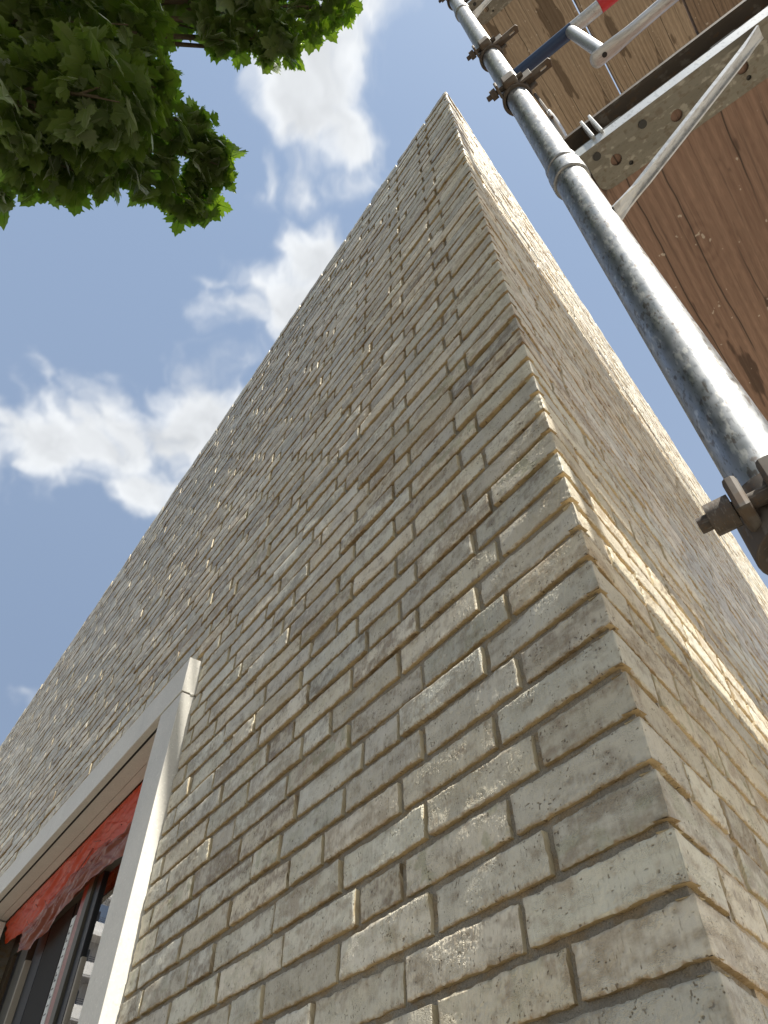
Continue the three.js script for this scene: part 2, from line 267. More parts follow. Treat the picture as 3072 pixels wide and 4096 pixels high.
// one brick: a path P(u) over the face (u metres), subdivided, rounded, uneven, with sides going back into the joint
const EDGE = .0022;
function brickGeo(path, len, y0, y1, cell, nx, ny, r, out, grain) {
  const h = y1 - y0, cu = (cell % 4) / 4, cv = Math.floor(cell / 4) / 16, frac = Math.min(1, len / 0.236), off = (1 - frac) * r();
  const pos = [], uv = [], col = [], idx = [];
  const us = [0, EDGE / len], vs = [0, EDGE / h];
  for (let i = 1; i < nx; i++) us.push(EDGE / len + (1 - 2 * EDGE / len) * i / nx); us.push(1 - EDGE / len, 1);
  for (let j = 1; j < ny; j++) vs.push(EDGE / h + (1 - 2 * EDGE / h) * j / ny); vs.push(1 - EDGE / h, 1);
  const NX = us.length, NY = vs.length, sx = r() * 500, sy = r() * 500;
  const z0 = gauss(r) * .0021, tx = gauss(r) * .018, ty = gauss(r) * .015, bul = (r() - .4) * .0022, amp = .0006 + .0008 * r() * r(), warp = .0012 + .0036 * r() * r(), tone = .73 + .33 * r(), wrm = (r() - .5) * .07;
  const gf = Math.min(560, .95 * nx / len), calm = out.right ? .55 : 1;
  const P = V(0, 0, 0), N = V(0, 0, 0);
  const rim = (i, j) => i === 0 || j === 0 || i === NX - 1 || j === NY - 1;
  for (let j = 0; j < NY; j++) for (let i = 0; i < NX; i++) {
    const u = us[i], v = vs[j], X = u * len, Y = v * h;
    let z = calm * (z0 + tx * (Y - h / 2) + ty * (X - len / 2)) + bul * (1 - 4 * (v - .5) ** 2) * (1 - (2 * u - 1) ** 4) + amp * (fbm((X + sx) * 24, (Y + sy) * 30, 3, 5) - .5) * 2 + warp * (fbm((X + sx) * 9, (Y + sy) * 15, 2, 45) - .5) * 2;
    const rz = sst(.40, .60, fbm((X + sx) * 14, (Y + sy) * 26, 3, 15)); z += grain * (.22 + rz) * (vn((X + sx) * gf, (Y + sy) * gf, 25) - .5);
    let du = 0, dv = 0;
    if (rim(i, j)) { z -= .0009 + .0024 * Math.pow(vn((X + sx) * 90, (Y + sy) * 90, 3), 2); du = (vn((Y + sy) * 90, sx, 8) - .5) * .003; dv = (fbm((X + sx) * 70, sy, 2, 9) - .5) * .0042; }
    else if (i <= 1 || j <= 1 || i >= NX - 2 || j >= NY - 2) z -= .0003 * vn((X + sx) * 60, (Y + sy) * 60, 4);
    if (out.corner !== undefined) { const q = Math.abs(X - out.corner); z *= .35 + .65 * sst(.002, .03, q); if (q < .006) z -= .0022 * Math.pow(vn((Y + sy) * 120, sx + 4, 13), 3); }
    path(X + ((i === 0 || i === NX - 1) ? du : 0), P, N);
    pos.push(P.x + N.x * z, y0 + Y + ((j === 0 || j === NY - 1) ? dv : 0), P.z + N.z * z);
    uv.push(cu + (off + frac * u) * .2480 + .001, cv + (.012 + .976 * v) / 16);
    const k = tone; col.push(k * (1 + wrm), k, k * (1 - wrm));
  }
  const id = (i, j) => j * NX + i;
  for (let j = 0; j < NY - 1; j++) for (let i = 0; i < NX - 1; i++) { const a = id(i, j), b = id(i + 1, j), c = id(i + 1, j + 1), d = id(i, j + 1); out.flip ? idx.push(a, c, b, a, d, c) : idx.push(a, b, c, a, c, d); }
  // sides (clay body, warmer)
  const ring = []; for (let i = 0; i < NX; i++) ring.push([i, 0]); for (let j = 1; j < NY; j++) ring.push([NX - 1, j]); for (let i = NX - 2; i >= 0; i--) ring.push([i, NY - 1]); for (let j = NY - 2; j >= 1; j--) ring.push([0, j]);
  const b0 = pos.length / 3;
  for (const [i, j] of ring) {
    const a = id(i, j), X = us[i] * len; path(X, P, N);
    pos.push(pos[a * 3], pos[a * 3 + 1], pos[a * 3 + 2]); pos.push(P.x - N.x * .022, y0 + vs[j] * h, P.z - N.z * .022);
    const uu = cu + (off + frac * us[i]) * .2480 + .001, vv = cv + (.5 + .35 * (vs[j] - .5)) / 16;
    uv.push(uu, vv, uu, vv + .012);
    const k = j === 0 ? (out.right ? [.90, .78, .60] : [.74, .60, .41]) : out.right ? [.95, .88, .76] : [.80, .74, .62]; col.push(...k, ...k);  // right-wall sides lightened in colour to stand in for its brighter light
  }
  for (let q = 0; q < ring.length; q++) { const n = (q + 1) % ring.length, a = b0 + q * 2, b = b0 + n * 2; out.flip ? idx.push(a, a + 1, b, b, a + 1, b + 1) : idx.push(a, b, a + 1, b, b + 1, a + 1); }
  return { pos, uv, col, idx };
}
function toGeo(d, centre) {
  const g = new THREE.BufferGeometry(), p = new Float32Array(d.pos);
  if (centre) for (let i = 0; i < p.length; i += 3) { p[i] -= centre.x; p[i + 1] -= centre.y; p[i + 2] -= centre.z; }
  g.setAttribute('position', new THREE.BufferAttribute(p, 3)); g.setAttribute('uv', new THREE.BufferAttribute(new Float32Array(d.uv), 2)); g.setAttribute('color', new THREE.BufferAttribute(new Float32Array(d.col), 3));
  g.setIndex(d.idx); g.computeVertexNormals(); return g;
}
// lay the bricks out, course by course
const bricks = [];     // {side:'L'|'R'|'C', a, b, y0, y1, seed}
{
  const r = rng(2024), nC = Math.floor((ROOF - H0) / COURSE + .4);
  const lay = (end, startLen, prev) => {
    const list = []; let s = startLen + JOINT, run = 0;
    while (s < end) {
      let head = r() < (run > 2 ? .40 : .16); if (list.length && list[list.length - 1].head) head = r() < .05;
      let len = (head ? .1055 : .2238) + gauss(r) * .002;
      for (const p of prev) if (Math.abs(s + len + JOINT / 2 - p) < .032) { len += head ? .03 : (r() < .5 ? -.045 : -.11); break; }
      len = Math.max(.075, len); list.push({ a: s, b: s + len, head }); run = head ? 0 : run + 1; s += len + JOINT + gauss(r) * .001;
    } return list;
  };
  // head joints read off the wall, courses above the lens (course number: distances of the joints from the corner)
  const BOND = { 0: [.172, .406, .64], 1: [.236, .473, .709, .83], 2: [.173, .405, .643, .879, 1.007], 3: [.233, .473, .591, .829, 1.072, 1.292], 4: [.168, .407, .643, .874, 1.118, 1.234, 1.473], 5: [.238, .473, .708, .830, 1.065, 1.304, 1.538], 6: [.172, .409, .644, .876, .991, 1.239, 1.469], 7: [.240, .473, .588, .826, 1.067, 1.298, 1.541], 8: [.173, .404, .636, .877, 1.116, 1.235], 9: [.237, .468, .711, .824, 1.065, 1.281, 1.545], 10: [.174, .405, .636, .873, .993, 1.225, 1.480], 11: [.230, .465, .581, .816, 1.047, 1.293], 12: [.171, .406, .621, .858, 1.085, 1.215, 1.468], 13: [.240, .475, .71, .825, 1.052, 1.281, 1.527] };
  let pL = [], pR = [];
  for (let c = 0; c < nC; c++) {
    const y0 = H0 + c * COURSE + JOINT / 2 + gauss(r) * .0008, y1 = y0 + BH + gauss(r) * .001, odd = c & 1, bond = BOND[c - 22];
    const lenL = (bond ? bond[0] : (odd ? .238 : .172) + gauss(r) * .003) - JOINT / 2, lenR = (odd ? .112 : .228) + gauss(r) * .006;
    bricks.push({ side: 'C', a: lenL, b: lenR, y0, y1 });
    const L = []; let from = lenL;
    if (bond) for (let i = 1; i < bond.length; i++) { L.push({ a: bond[i - 1] + JOINT / 2, b: bond[i] - JOINT / 2, head: bond[i] - bond[i - 1] < .16 }); from = bond[i] - JOINT / 2; }
    L.push(...lay(10.6, from, pL)); const R = lay(7.2, lenR, pR);
    pL = L.map(q => q.b + JOINT / 2); pR = R.map(q => q.b + JOINT / 2);
    for (const q of L) {
      if (y1 > OP.sill + .01 && y0 < OP.lintelT - .012) {          // cut at the concrete surround
        if (q.b > OP.f0 - .006 && q.a < OP.f1 + .006) {
          if (q.a < OP.f0 - .05) q.b = OP.f0 - .006 - .004 * r(); else if (q.b > OP.f1 + .05) q.a = OP.f1 + .008; else continue;
        }
      }
      bricks.push({ side: 'L', a: q.a, b: q.b, y0, y1 });
    }
    for (const q of R) bricks.push({ side: 'R', a: q.a, b: q.b, y0, y1 });
  }
}
// how large does each show?
{
  const q = new THREE.Vector4(), pt = V(0, 0, 0);
  const area = (f, a, b, y0, y1) => {
    const P = []; for (const [s, y] of [[a, y0], [b, y0], [b, y1], [a, y1]]) { f(s, y, 0, pt); q.set(pt.x + CX, pt.y, pt.z + CZ, 1).applyMatrix4(VP); if (q.w < .03) return 0; P.push([q.x / q.w, q.y / q.w]); }
    const cx = (P[0][0] + P[2][0]) / 2, cy = (P[0][1] + P[2][1]) / 2; if (Math.abs(cx) > 1.02 || Math.abs(cy) > 1.02) return 0;
    let A = 0; for (let i = 0; i < 4; i++) { const m = P[i], n = P[(i + 1) % 4]; A += m[0] * n[1] - n[0] * m[1]; } return Math.abs(A);
  };
  for (const b of bricks) b.area = b.side === 'L' ? area(onL, b.a, b.b, b.y0, b.y1) : b.side === 'R' ? area(onR, b.a, b.b, b.y0, b.y1) : area(onL, 0, b.a, b.y0, b.y1) + area(onR, 0, b.b, b.y0, b.y1);
  for (const b of bricks) { const f = b.side === 'R' ? onR : onL, m = b.side === 'C' ? 0 : (b.a + b.b) / 2; f(m, b.y0, 0, pt); b.dist = b.area > 0 ? Math.hypot(pt.x + CX, pt.y - EYE, pt.z + CZ) : 99; }
  [...bricks].sort((a, b) => b.area - a.area).forEach((b, i) => { b.rank = i; b.single = i < 298; });
}
{
  const big = { pos: [], uv: [], col: [], idx: [] }, r0 = rng(99);
  const rc = .0032;
  for (const b of bricks) {
    const r = rng((r0() * 4294967296) >>> 0), cell = Math.floor(r() * 64), out = { flip: false, corner: b.side === 'C' ? b.a : undefined, right: b.side === 'R' };
    let path, len;
    if (b.side === 'L') { len = b.b - b.a; path = (X, P, N) => { onL(b.b - X, 0, 0, P); N.copy(nL); }; }
    else if (b.side === 'R') { len = b.b - b.a; path = (X, P, N) => { onR(b.a + X, 0, 0, P); N.copy(nR); }; }
    else {
      len = b.a + b.b;
      path = (X, P, N) => {
        const d = X - b.a, t = sst(-rc, rc, d);
        if (d < 0) onL(-d, 0, 0, P); else onR(d, 0, 0, P);
        N.copy(nL).lerp(nR, t).normalize();
        const k = Math.max(0, rc - Math.abs(d)) * .55; P.x -= (nL.x + nR.x) * .5 * k; P.z -= (nL.z + nR.z) * .5 * k;
      };
    }
    const cs = b.rank < 70 ? .0017 : b.rank < 150 ? .0028 : b.single ? .0046 : b.dist < 4.5 ? .0125 : .030, nx = Math.max(3, Math.round(len / cs)), ny = Math.max(2, Math.round(BH / cs));
    const d = brickGeo(path, len, b.y0, b.y1, cell, nx, ny, r, out, Math.min(.0034, cs * (b.rank < 150 ? .78 : .55)));
    if (b.single) {
      const c = b.side === 'L' ? onL((b.a + b.b) / 2, b.y0, 0) : b.side === 'R' ? onR((b.a + b.b) / 2, b.y0, 0) : onL(0, b.y0, 0);
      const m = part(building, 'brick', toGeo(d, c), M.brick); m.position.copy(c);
    } else {
      const base = big.pos.length / 3;
      for (const v of d.pos) big.pos.push(v); for (const v of d.uv) big.uv.push(v); for (const v of d.col) big.col.push(v); for (const v of d.idx) big.idx.push(v + base);
    }
  }
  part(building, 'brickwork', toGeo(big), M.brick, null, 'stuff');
}
// backing walls with the bed of mortar just behind the brick faces
{
  const MZ = -.0085, back = -.34;
  const wL = (a, b, y0, y1, z0 = back, z1 = MZ) => { const g = metricUV(box(-b, -a, y0, y1, z0, z1)); g.rotateY(ROT_L); return g; };
  const wR = (a, b, y0, y1) => { const g = metricUV(box(a, b, y0, y1, back, -.0055)); g.rotateY(ROT_R); return g; };
  const top = ROOF - .004;
  const s0 = .118;
  part(building, 'mortar', merge([wL(s0, OP.f0 + .02, 0, top), wL(OP.f1 - .02, 10.6, 0, top), wL(OP.f0 + .02, OP.f1 - .02, OP.lintelT - .02, top), wL(OP.f0 + .02, OP.f1 - .02, 0, OP.sill)]), M.mortar, 'grey sandy mortar in the recessed joints');
  part(building, 'mortar', wR(s0, 7.2, 0, top), M.mortarLit, 'right-hand wall mortar, paler for the light put into its colour');
  // corner core closes the acute angle behind the corner bricks
  const half = (AR - AL) / 2, k = -MZ / Math.sin(half) / 2 / Math.cos(half), tip = V(0, 0, 0).addScaledVector(wLv, k).addScaledVector(wRv, k);
  const sh = new THREE.Shape(), pts = [onL(s0, 0, MZ), tip, onR(s0, 0, MZ), onR(s0, 0, back), onL(s0, 0, back)];
  pts.forEach((p, i) => i ? sh.lineTo(p.x, -p.z) : sh.moveTo(p.x, -p.z));
  const g = new THREE.ExtrudeGeometry(sh, { depth: top, bevelEnabled: false }); g.rotateX(-Math.PI / 2); part(building, 'mortar', metricUV(g), M.mortar);
  // roof slab and rear enclosure so that the interior is dark
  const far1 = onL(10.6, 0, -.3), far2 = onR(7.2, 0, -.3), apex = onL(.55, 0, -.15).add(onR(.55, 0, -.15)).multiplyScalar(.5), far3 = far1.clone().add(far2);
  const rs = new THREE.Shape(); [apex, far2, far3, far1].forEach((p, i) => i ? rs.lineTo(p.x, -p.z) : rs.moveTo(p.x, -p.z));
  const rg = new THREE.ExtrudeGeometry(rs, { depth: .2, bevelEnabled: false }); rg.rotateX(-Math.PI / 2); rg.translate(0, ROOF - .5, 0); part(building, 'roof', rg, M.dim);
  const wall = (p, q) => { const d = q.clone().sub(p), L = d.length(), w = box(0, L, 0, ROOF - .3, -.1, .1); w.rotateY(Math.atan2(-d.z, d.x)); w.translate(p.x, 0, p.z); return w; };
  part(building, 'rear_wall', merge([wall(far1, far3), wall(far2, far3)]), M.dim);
}
/* precast surround and the window in it; local frame: x = -distance from the corner, z outward */
{
  const PR = .042, DEEP = -.086;
  const put = (name, g, m, label) => { g.rotateY(ROT_L); return part(building, name, g, m, label); };
  const lint = merge([cbox(-OP.f1, -OP.f0, OP.lintelB, OP.lintelT, -.05, PR, .002), box(-OP.f1 + .01, -OP.f0 - .01, OP.lintelB + .0006, OP.lintelT - .02, DEEP, -.051)]);
  put('lintel', metricUV(lint), M.conc);
  put('drip_groove_shade', box(-OP.s1, -OP.s0 - .01, OP.lintelB - .0015, OP.lintelB + .002, PR - .034, PR - .026), M.dim);  // dark strip on the soffit stands in for the shade of the groove
  const jb = OP.lintelB - .006;
  put('jamb', metricUV(merge([cbox(-OP.s0, -OP.f0 - .002, OP.sill, jb, -.05, PR - .0015, .002), box(-OP.s0 + .001, -OP.f0 - .01, OP.sill, jb - .002, DEEP, -.051)])), M.conc, 'right precast jamb, its narrow side in the sun');
  put('jamb', metricUV(merge([cbox(-OP.f1, -OP.s1, OP.sill, jb, -.05, PR - .0015, .002), box(-OP.f1 + .01, -OP.s1 - .001, OP.sill, jb - .002, DEEP, -.051)])), M.conc);
  put('sill', metricUV(cbox(-OP.f1 - .02, -OP.f0 + .02, OP.sill - .09, OP.sill - .001, -.11, PR + .03, .003)), M.conc);
  // little lump of mortar squeezed out of the joint between lintel and jamb
  { const g = new THREE.SphereGeometry(.009, 10, 7); g.scale(.45, .7, 1); g.translate(-OP.f0 - .001, jb + .004, .004); put('mortar_lump', g, M.conc); }
  const Z = -.16;
  const bar = (a, b, y0, y1, z0, z1, name, mat, label) => put(name, cbox(-b, -a, y0, y1, z0, z1, .0015), mat, label);
  const hd = OP.lintelB;
  const TOPW = EYE + 1.30;
  bar(OP.s0 - .03, OP.s1 + .03, TOPW, hd + .05, Z - .07, Z - .004, 'window_head', M.frame);
  bar(2.777, 2.833, OP.sill, TOPW - .002, Z - .06, Z + .004, 'mullion', M.frame);
  bar(2.709, 2.775, OP.sill, TOPW - .002, Z - .05, Z - .008, 'gasket', M.black);
  bar(2.690, 2.7075, OP.sill, EYE + .98, Z - .03, Z - .010, 'spacer', M.spacer);
  bar(2.835, 2.910, OP.sill, TOPW - .002, Z - .06, Z - .002, 'mullion', M.redFilm, 'mullion face under red protective film');
  bar(2.912, 2.957, OP.sill, EYE + 1.188, Z - .05, Z + .001, 'sealing_tape', M.tape, 'white sealing tape with small dark print');
  { const mk = []; const r = rng(31); for (let k = 0; k < 34; k++) { const y = EYE + 1.15 - k * .028 - (k % 7 > 4 ? .01 : 0); mk.push(box(-2.945, -2.924 + .012 * (r() - .5), y, y + .004, Z + .0012, Z + .002)); if (r() < .6) mk.push(box(-2.945, -2.941, y + .0045, y + .016, Z + .0012, Z + .002)); } put('tape_print', merge(mk), M.black).userData.kind = 'stuff'; }
  bar(2.959, 3.060, OP.sill, TOPW - .002, Z - .06, Z - .03, 'sash', M.dim);
  bar(3.062, 3.096, OP.sill, TOPW - .002, Z - .06, Z - .036, 'gasket', M.black);
  bar(3.098, 3.404, OP.sill, TOPW - .002, Z - .07, Z - .03, 'sash', M.dim);
  bar(3.406, 3.566, OP.sill, TOPW - .002, Z - .06, Z - .028, 'gasket', M.black);
  bar(3.568, 3.593, OP.sill, EYE + 1.195, Z - .05, Z - .002, 'sealing_tape', M.spacer, 'narrow grey sealing tape on the far mullion');
  bar(3.595, 3.732, OP.sill, TOPW - .002, Z - .06, Z - .004, 'mullion', M.frame);
  bar(3.734, 3.876, OP.sill, TOPW - .002, Z - .05, Z - .02, 'gasket', M.black);
  bar(3.878, OP.s1 + .03, OP.sill, TOPW - .002, Z - .06, Z - .004, 'side_panel', M.side);
  { const g = new THREE.PlaneGeometry(2.689 - OP.s0 + .05, TOPW - OP.sill); g.translate(-(2.689 + OP.s0 - .05) / 2, (TOPW + OP.sill) / 2, Z - .02); put('window_pane', g, M.glass); }
  bar(OP.s0 - .05, OP.s0 + .03, OP.sill, TOPW - .002, Z - .06, Z - .005, 'gasket', M.black);
  put('dark_backing', box(-2.72, -OP.s0 - .04, OP.sill, EYE + 1.28, Z - .30, Z - .29), M.dim);  // dark sheet added behind the pane in place of the unlit room
}


/* plastic film taped over the window head, hanging down crumpled */
{
  const t = thing('plastic_film', 'crumpled orange-red plastic film hanging over the top of the window', 'plastic film', null, [CX, EYE + 1.2, CZ], ROT_L);
  const sheet = (x0, x1, ytop, ybot, z0, z1, nx, ny, amp, seed) => {
    const g = new THREE.PlaneGeometry(1, 1, nx, ny), p = g.attributes.position;
    for (let i = 0; i < p.count; i++) {
      const u = p.getX(i) + .5, v = .5 - p.getY(i), X = mix(x0, x1, u), yt = ytop(X), yb = ybot(X);
      const n = fbm(X * 9 + v * 3, v * 2.2 + X * 2, 4, seed) - .5, ridge = 1 - Math.abs(2 * fbm(X * 5 - v * 2.5, v * 1.6, 3, seed + 9) - 1) * 2.2;
      p.setXYZ(i, -X, mix(yt, yb, v) + .012 * n - (EYE + 1.2), mix(z0, z1, v) + amp * (n * .8 + ridge * .5) * sst(0, .12, v));
    }
    g.computeVertexNormals(); return g;
  };
  part(t, 'sheet', sheet(OP.s0 - .02, OP.s1 - .005, () => OP.lintelB - .002, X => EYE + 1.335 + .02 * Math.sin(X * 5), -.092, -.125, 200, 26, .020, 5), M.film);
  const low = X => EYE + 1.24 + .05 * (fbm(X * 2.2, 1, 4, 44) - .5) + .03 * Math.exp(-((X - 2.81) ** 2) * 12) - .04 * Math.exp(-((X - 3.36) ** 2) * 20);
  part(t, 'sheet', sheet(OP.s0 - .02, 3.62, X => EYE + 1.35 + .02 * Math.sin(X * 5), low, -.118, -.136, 200, 30, .026, 15), M.filmClear, 'browner see-through lower sheet with a ragged edge');
  const wr = []; const r = rng(8); for (let k = 0; k < 26; k++) { const x = 2.0 + 1.5 * r(), y = 1.29 + .12 * r(), a = (r() - .5) * 1.2; const g = box(-.05 - .06 * r(), .03, -.0012, .0012, -.001, .001); g.rotateZ(a); g.translate(-x, y - 1.2, -.100 - .02 * r()); wr.push(g); }
  part(t, 'crease_glint', merge(wr), M.filmClear, null, 'stuff');  // thin strips added as highlights along the film folds
}

/* ------------------------------------------------------------------ scaffold along the right wall; frame: x = s along wall, y up, z = distance out */
const SC = (name, label, cat, group, s, y, o) => { const t = thing(name, label, cat, group, onR(s, y, o).add(V(CX, 0, CZ)).toArray(), ROT_R); t.userData.base = undefined; delete t.userData.base; t.sub = V(s, y, o); return t; };
const sp = (t, name, geo, mat, label) => { geo.translate(-t.sub.x, -t.sub.y, -t.sub.z); return part(t, name, geo, mat, label); };
const E_ = h => EYE + h;
const S0 = -.332, OI = .238, OO = 1.262, TR = .02415, LIFT = 1.945, TOPF = 1.222;
const ring = (r0, r1, h, seg = 28) => { const g = new THREE.LatheGeometry([[r0, 0], [r1 - .0015, 0], [r1, .0015], [r1, h - .0015], [r1 - .0015, h], [r0, h]].map(p => new THREE.Vector2(...p)), seg); return g; };
function scaffoldFrame() {
  const yb = E_(TOPF - LIFT), t = SC('facade_scaffold', 'galvanised scaffold lift nearest the ground, standing in front of the corner', 'scaffold', 'scaffold lifts stacked in front of the corner', S0, yb, OI);
  for (const o of [OI, OO]) {
    const g = new THREE.CylinderGeometry(TR, TR, LIFT - .002, 40, 40, true); 
    const p = g.attributes.position; for (let i = 0; i < p.count; i++) { const a = Math.atan2(p.getZ(i), p.getX(i)), k = 1 + .012 * (fbm(a * 2 + 9, p.getY(i) * 6, 3, 4) - .5); p.setX(i, p.getX(i) * k); p.setZ(i, p.getZ(i) * k); }
    const uv = g.attributes.uv; for (let i = 0; i < uv.count; i++) uv.setXY(i, uv.getX(i) * 1, uv.getY(i) * 7);
    g.computeVertexNormals(); g.translate(S0, yb + LIFT / 2, o); sp(t, 'standard', g, M.tube);
    const c = ring(TR, TR + .0042, .048); c.translate(S0, yb + LIFT - .075, o); const c2 = ring(TR, TR + .0028, .02); c2.translate(S0, yb + LIFT - .012, o); sp(t, 'collar', merge([c, c2]), M.tube);
  }
  const hb = yb + LIFT - .032;          // underside of the channel
  const T = .003;
  sp(t, 'transom', metricUV(merge([cbox(S0 - .010, S0 + .012, hb, hb + T, OI + .02, OO - .02, .001), cbox(S0 + .009, S0 + .012, hb + T, hb + .05, OI + .02, OO - .02, .001)]), 3), M.plate);
  sp(t, 'channel_web', metricUV(cbox(S0 - .0102, S0 - .0072, hb + .0005, hb + .030, OI + .02, OO - .02, .0008), 3), M.web, 'bright galvanised side of the channel');
  sp(t, 'hold_down', metricUV(merge([cbox(S0 - .005, S0 + .030, hb + .113, hb + .116, OI + .022, OO - .03, .0008), cbox(S0 - .008, S0 - .0052, hb + .113, hb + .122, OI + .022, OO - .03, .0008)]), 3), M.rustShade, 'rust-brown bar over the channel, darkened for its shaded underside');
  for (const o of [.294, .308, .612, .626, 1.18]) sp(t, 'clip', cbox(S0 - .016, S0 + .004, hb + .022, hb + .1128, o, o + .0045, .001), M.web);
  for (const [a, b] of [[OI + .022, .535], [OO - .022, .978]]) {                     // flattened channel brace
    const A = V(S0, hb - .226, a), B = V(S0, hb - .004, b), d = B.clone().sub(A), L = d.length(), w = .0078;
    const sh = new THREE.Shape(); sh.moveTo(-w, 0); sh.lineTo(-w, -.008); sh.lineTo(-w + .0022, -.008); sh.lineTo(-w + .0026, -.0028); sh.lineTo(w - .0026, -.0028); sh.lineTo(w - .0022, -.008); sh.lineTo(w, -.008); sh.lineTo(w, 0); sh.closePath();
    const g = new THREE.ExtrudeGeometry(sh, { depth: L, bevelEnabled: false, steps: 16 });
    const p = g.attributes.position; for (let i = 0; i < p.count; i++) { const v = p.getZ(i) / L, f = Math.max(sst(.17, .04, v), sst(.86, .98, v)); p.setX(i, p.getX(i) * (1 + .55 * sst(.12, 0, v) + .25 * sst(.9, 1, v))); if (p.getY(i) < -.003) p.setY(i, mix(p.getY(i), -.0032, f)); }
    g.computeVertexNormals(); const m = new THREE.Matrix4(), z = d.clone().normalize(), x = V(1, 0, 0), y = z.clone().cross(x); m.makeBasis(x, y, z); if (m.determinant() < 0) m.makeBasis(x, y.negate(), z); g.applyMatrix4(m); g.translate(A.x, A.y, A.z);
    sp(t, 'brace', metricUV(g, 3), M.galv);
  }
  const holes = []; for (const [s, o] of [[S0 + .006, .286], [S0 + .008, .36]]) { const c = new THREE.CylinderGeometry(.0062, .0062, .002, 16); c.translate(s, hb - .0006, o); holes.push(c); }
  for (const h of holes) sp(t, 'bolt_hole_shade', h, M.black);  // black discs painted for the shade inside bolt holes
  return t;
}
const fr0 = scaffoldFrame();
function dupThing(t, dy, label, name) { const c = t.clone(); c.name = numbered(name || t.name.replace(/_\d+$/, '')); c.position.y += dy; if (label) c.userData = { ...t.userData, label }; scene.add(c); return c; }
dupThing(fr0, LIFT, 'galvanised scaffold lift one storey up, its tube rising past the roof tip');
dupThing(fr0, 2 * LIFT, 'topmost scaffold lift, above the upper planks');
{ // screw jack feet
  for (const o of [OI, OO]) { const t = SC('scaffold_jack', o === OI ? 'screw jack under the scaffold standard nearest the wall' : 'screw jack under the outer scaffold standard', 'scaffold jack', null, S0, .0, o); sp(t, 'base_plate', cbox(S0 - .075, S0 + .075, .004, .012, o - .075, o + .075, .002), M.galv); sp(t, 'spindle', tube(V(S0, .012, o), V(S0, E_(TOPF - LIFT) + .1, o), .018), M.galv); const n = ring(.018, .035, .03, 6); n.translate(S0, E_(TOPF - LIFT) - .032, o); sp(t, 'nut', n, M.galv); }
}
function plank(o0, w, y, mat, label, group) {
  const s0 = -.312, s1 = 2.72, t = SC('scaffold_plank', label, 'scaffold plank', group, s0, y, o0);
  const b = new THREE.BoxGeometry(s1 - s0 - .02, .046, w, 40, 1, 4); b.translate((s0 + s1) / 2, y + .025, o0 + w / 2);
  const p = b.attributes.position, uv = b.attributes.uv; for (let i = 0; i < p.count; i++) uv.setXY(i, (p.getZ(i) - o0) / .32 + ((o0 * 7.3) % 1), (p.getX(i) + .33) / 3.1);
  sp(t, 'board', b, mat);
  for (const [e, dir] of [[s0, 1], [s1, -1]]) {
    const sh = new THREE.Shape(), L = .072, R = .022;                     // steel end shoe with holes
    sh.moveTo(-.01, .004); sh.lineTo(L - R, .004); sh.quadraticCurveTo(L, .004, L, .004 + R); sh.lineTo(L, w - .004 - R); sh.quadraticCurveTo(L, w - .004, L - R, w - .004); sh.lineTo(-.01, w - .004); sh.closePath();
    const hole = (x, z, r) => { const h = new THREE.Path(); h.absarc(x, z, r, 0, 6.2832, true); sh.holes.push(h); };
    for (const z of [.045, .148, .252]) hole(.036, z, .0095);
    for (const z of [.062, .255]) hole(.055, z, .0042);
    const g = new THREE.ExtrudeGeometry(sh, { depth: .0018, bevelEnabled: true, bevelSize: .0006, bevelThickness: .0005, bevelSegments: 1, curveSegments: 14 });
    g.applyMatrix4(new THREE.Matrix4().makeBasis(V(dir, 0, 0), V(0, 0, 1), V(0, -1, 0))); g.translate(e, y, o0);
    sp(t, 'end_shoe', metricUV(g, 4), M.plate);
    const claws = []; for (const z of [.06, w - .06]) claws.push(cbox(Math.min(e - dir * .016, e), Math.max(e - dir * .016, e), y - .040, y + .006, o0 + z - .02, o0 + z + .02, .002)); sp(t, 'claw', merge(claws.slice(0, 1)), M.plate); sp(t, 'claw', merge(claws.slice(1)), M.plate);
    const cap = cbox(Math.min(e - dir * .003, e), Math.max(e - dir * .003, e), y - .002, y + .05, o0 + .002, o0 + w - .002, .001); sp(t, 'end_band', cap, M.plate);
    const nails = []; for (const z of [.062, .255]) { const c = new THREE.CylinderGeometry(.004, .004, .001, 12); c.translate(e + dir * .055, y + .0012, o0 + z); sp(t, 'nail_hole_shade', c, M.black); }  // black discs fill the small shoe holes as their inner shade
  }
  return t;
}
const PLK = [[.267, .304], [.580, .304], [.893, .345]];
PLK.forEach(([o, w], i) => plank(o, w, E_(1.262), [M.woodRed, M.woodRed, M.woodDark][i], ['red-brown scaffold plank on the lower level next to the wall', 'red-brown scaffold plank in the middle of the lower level', 'dark scaffold plank on the outer side of the lower level'][i], 'scaffold planks'));
PLK.forEach(([o, w], i) => plank(o, w, E_(3.207), [M.woodPale, M.woodPale, M.woodDark][i], ['pale weathered scaffold plank on the upper level next to the wall', 'pale scaffold plank in the middle of the upper level', 'dark weathered plank on the outer side of the upper level'][i], 'scaffold planks'));
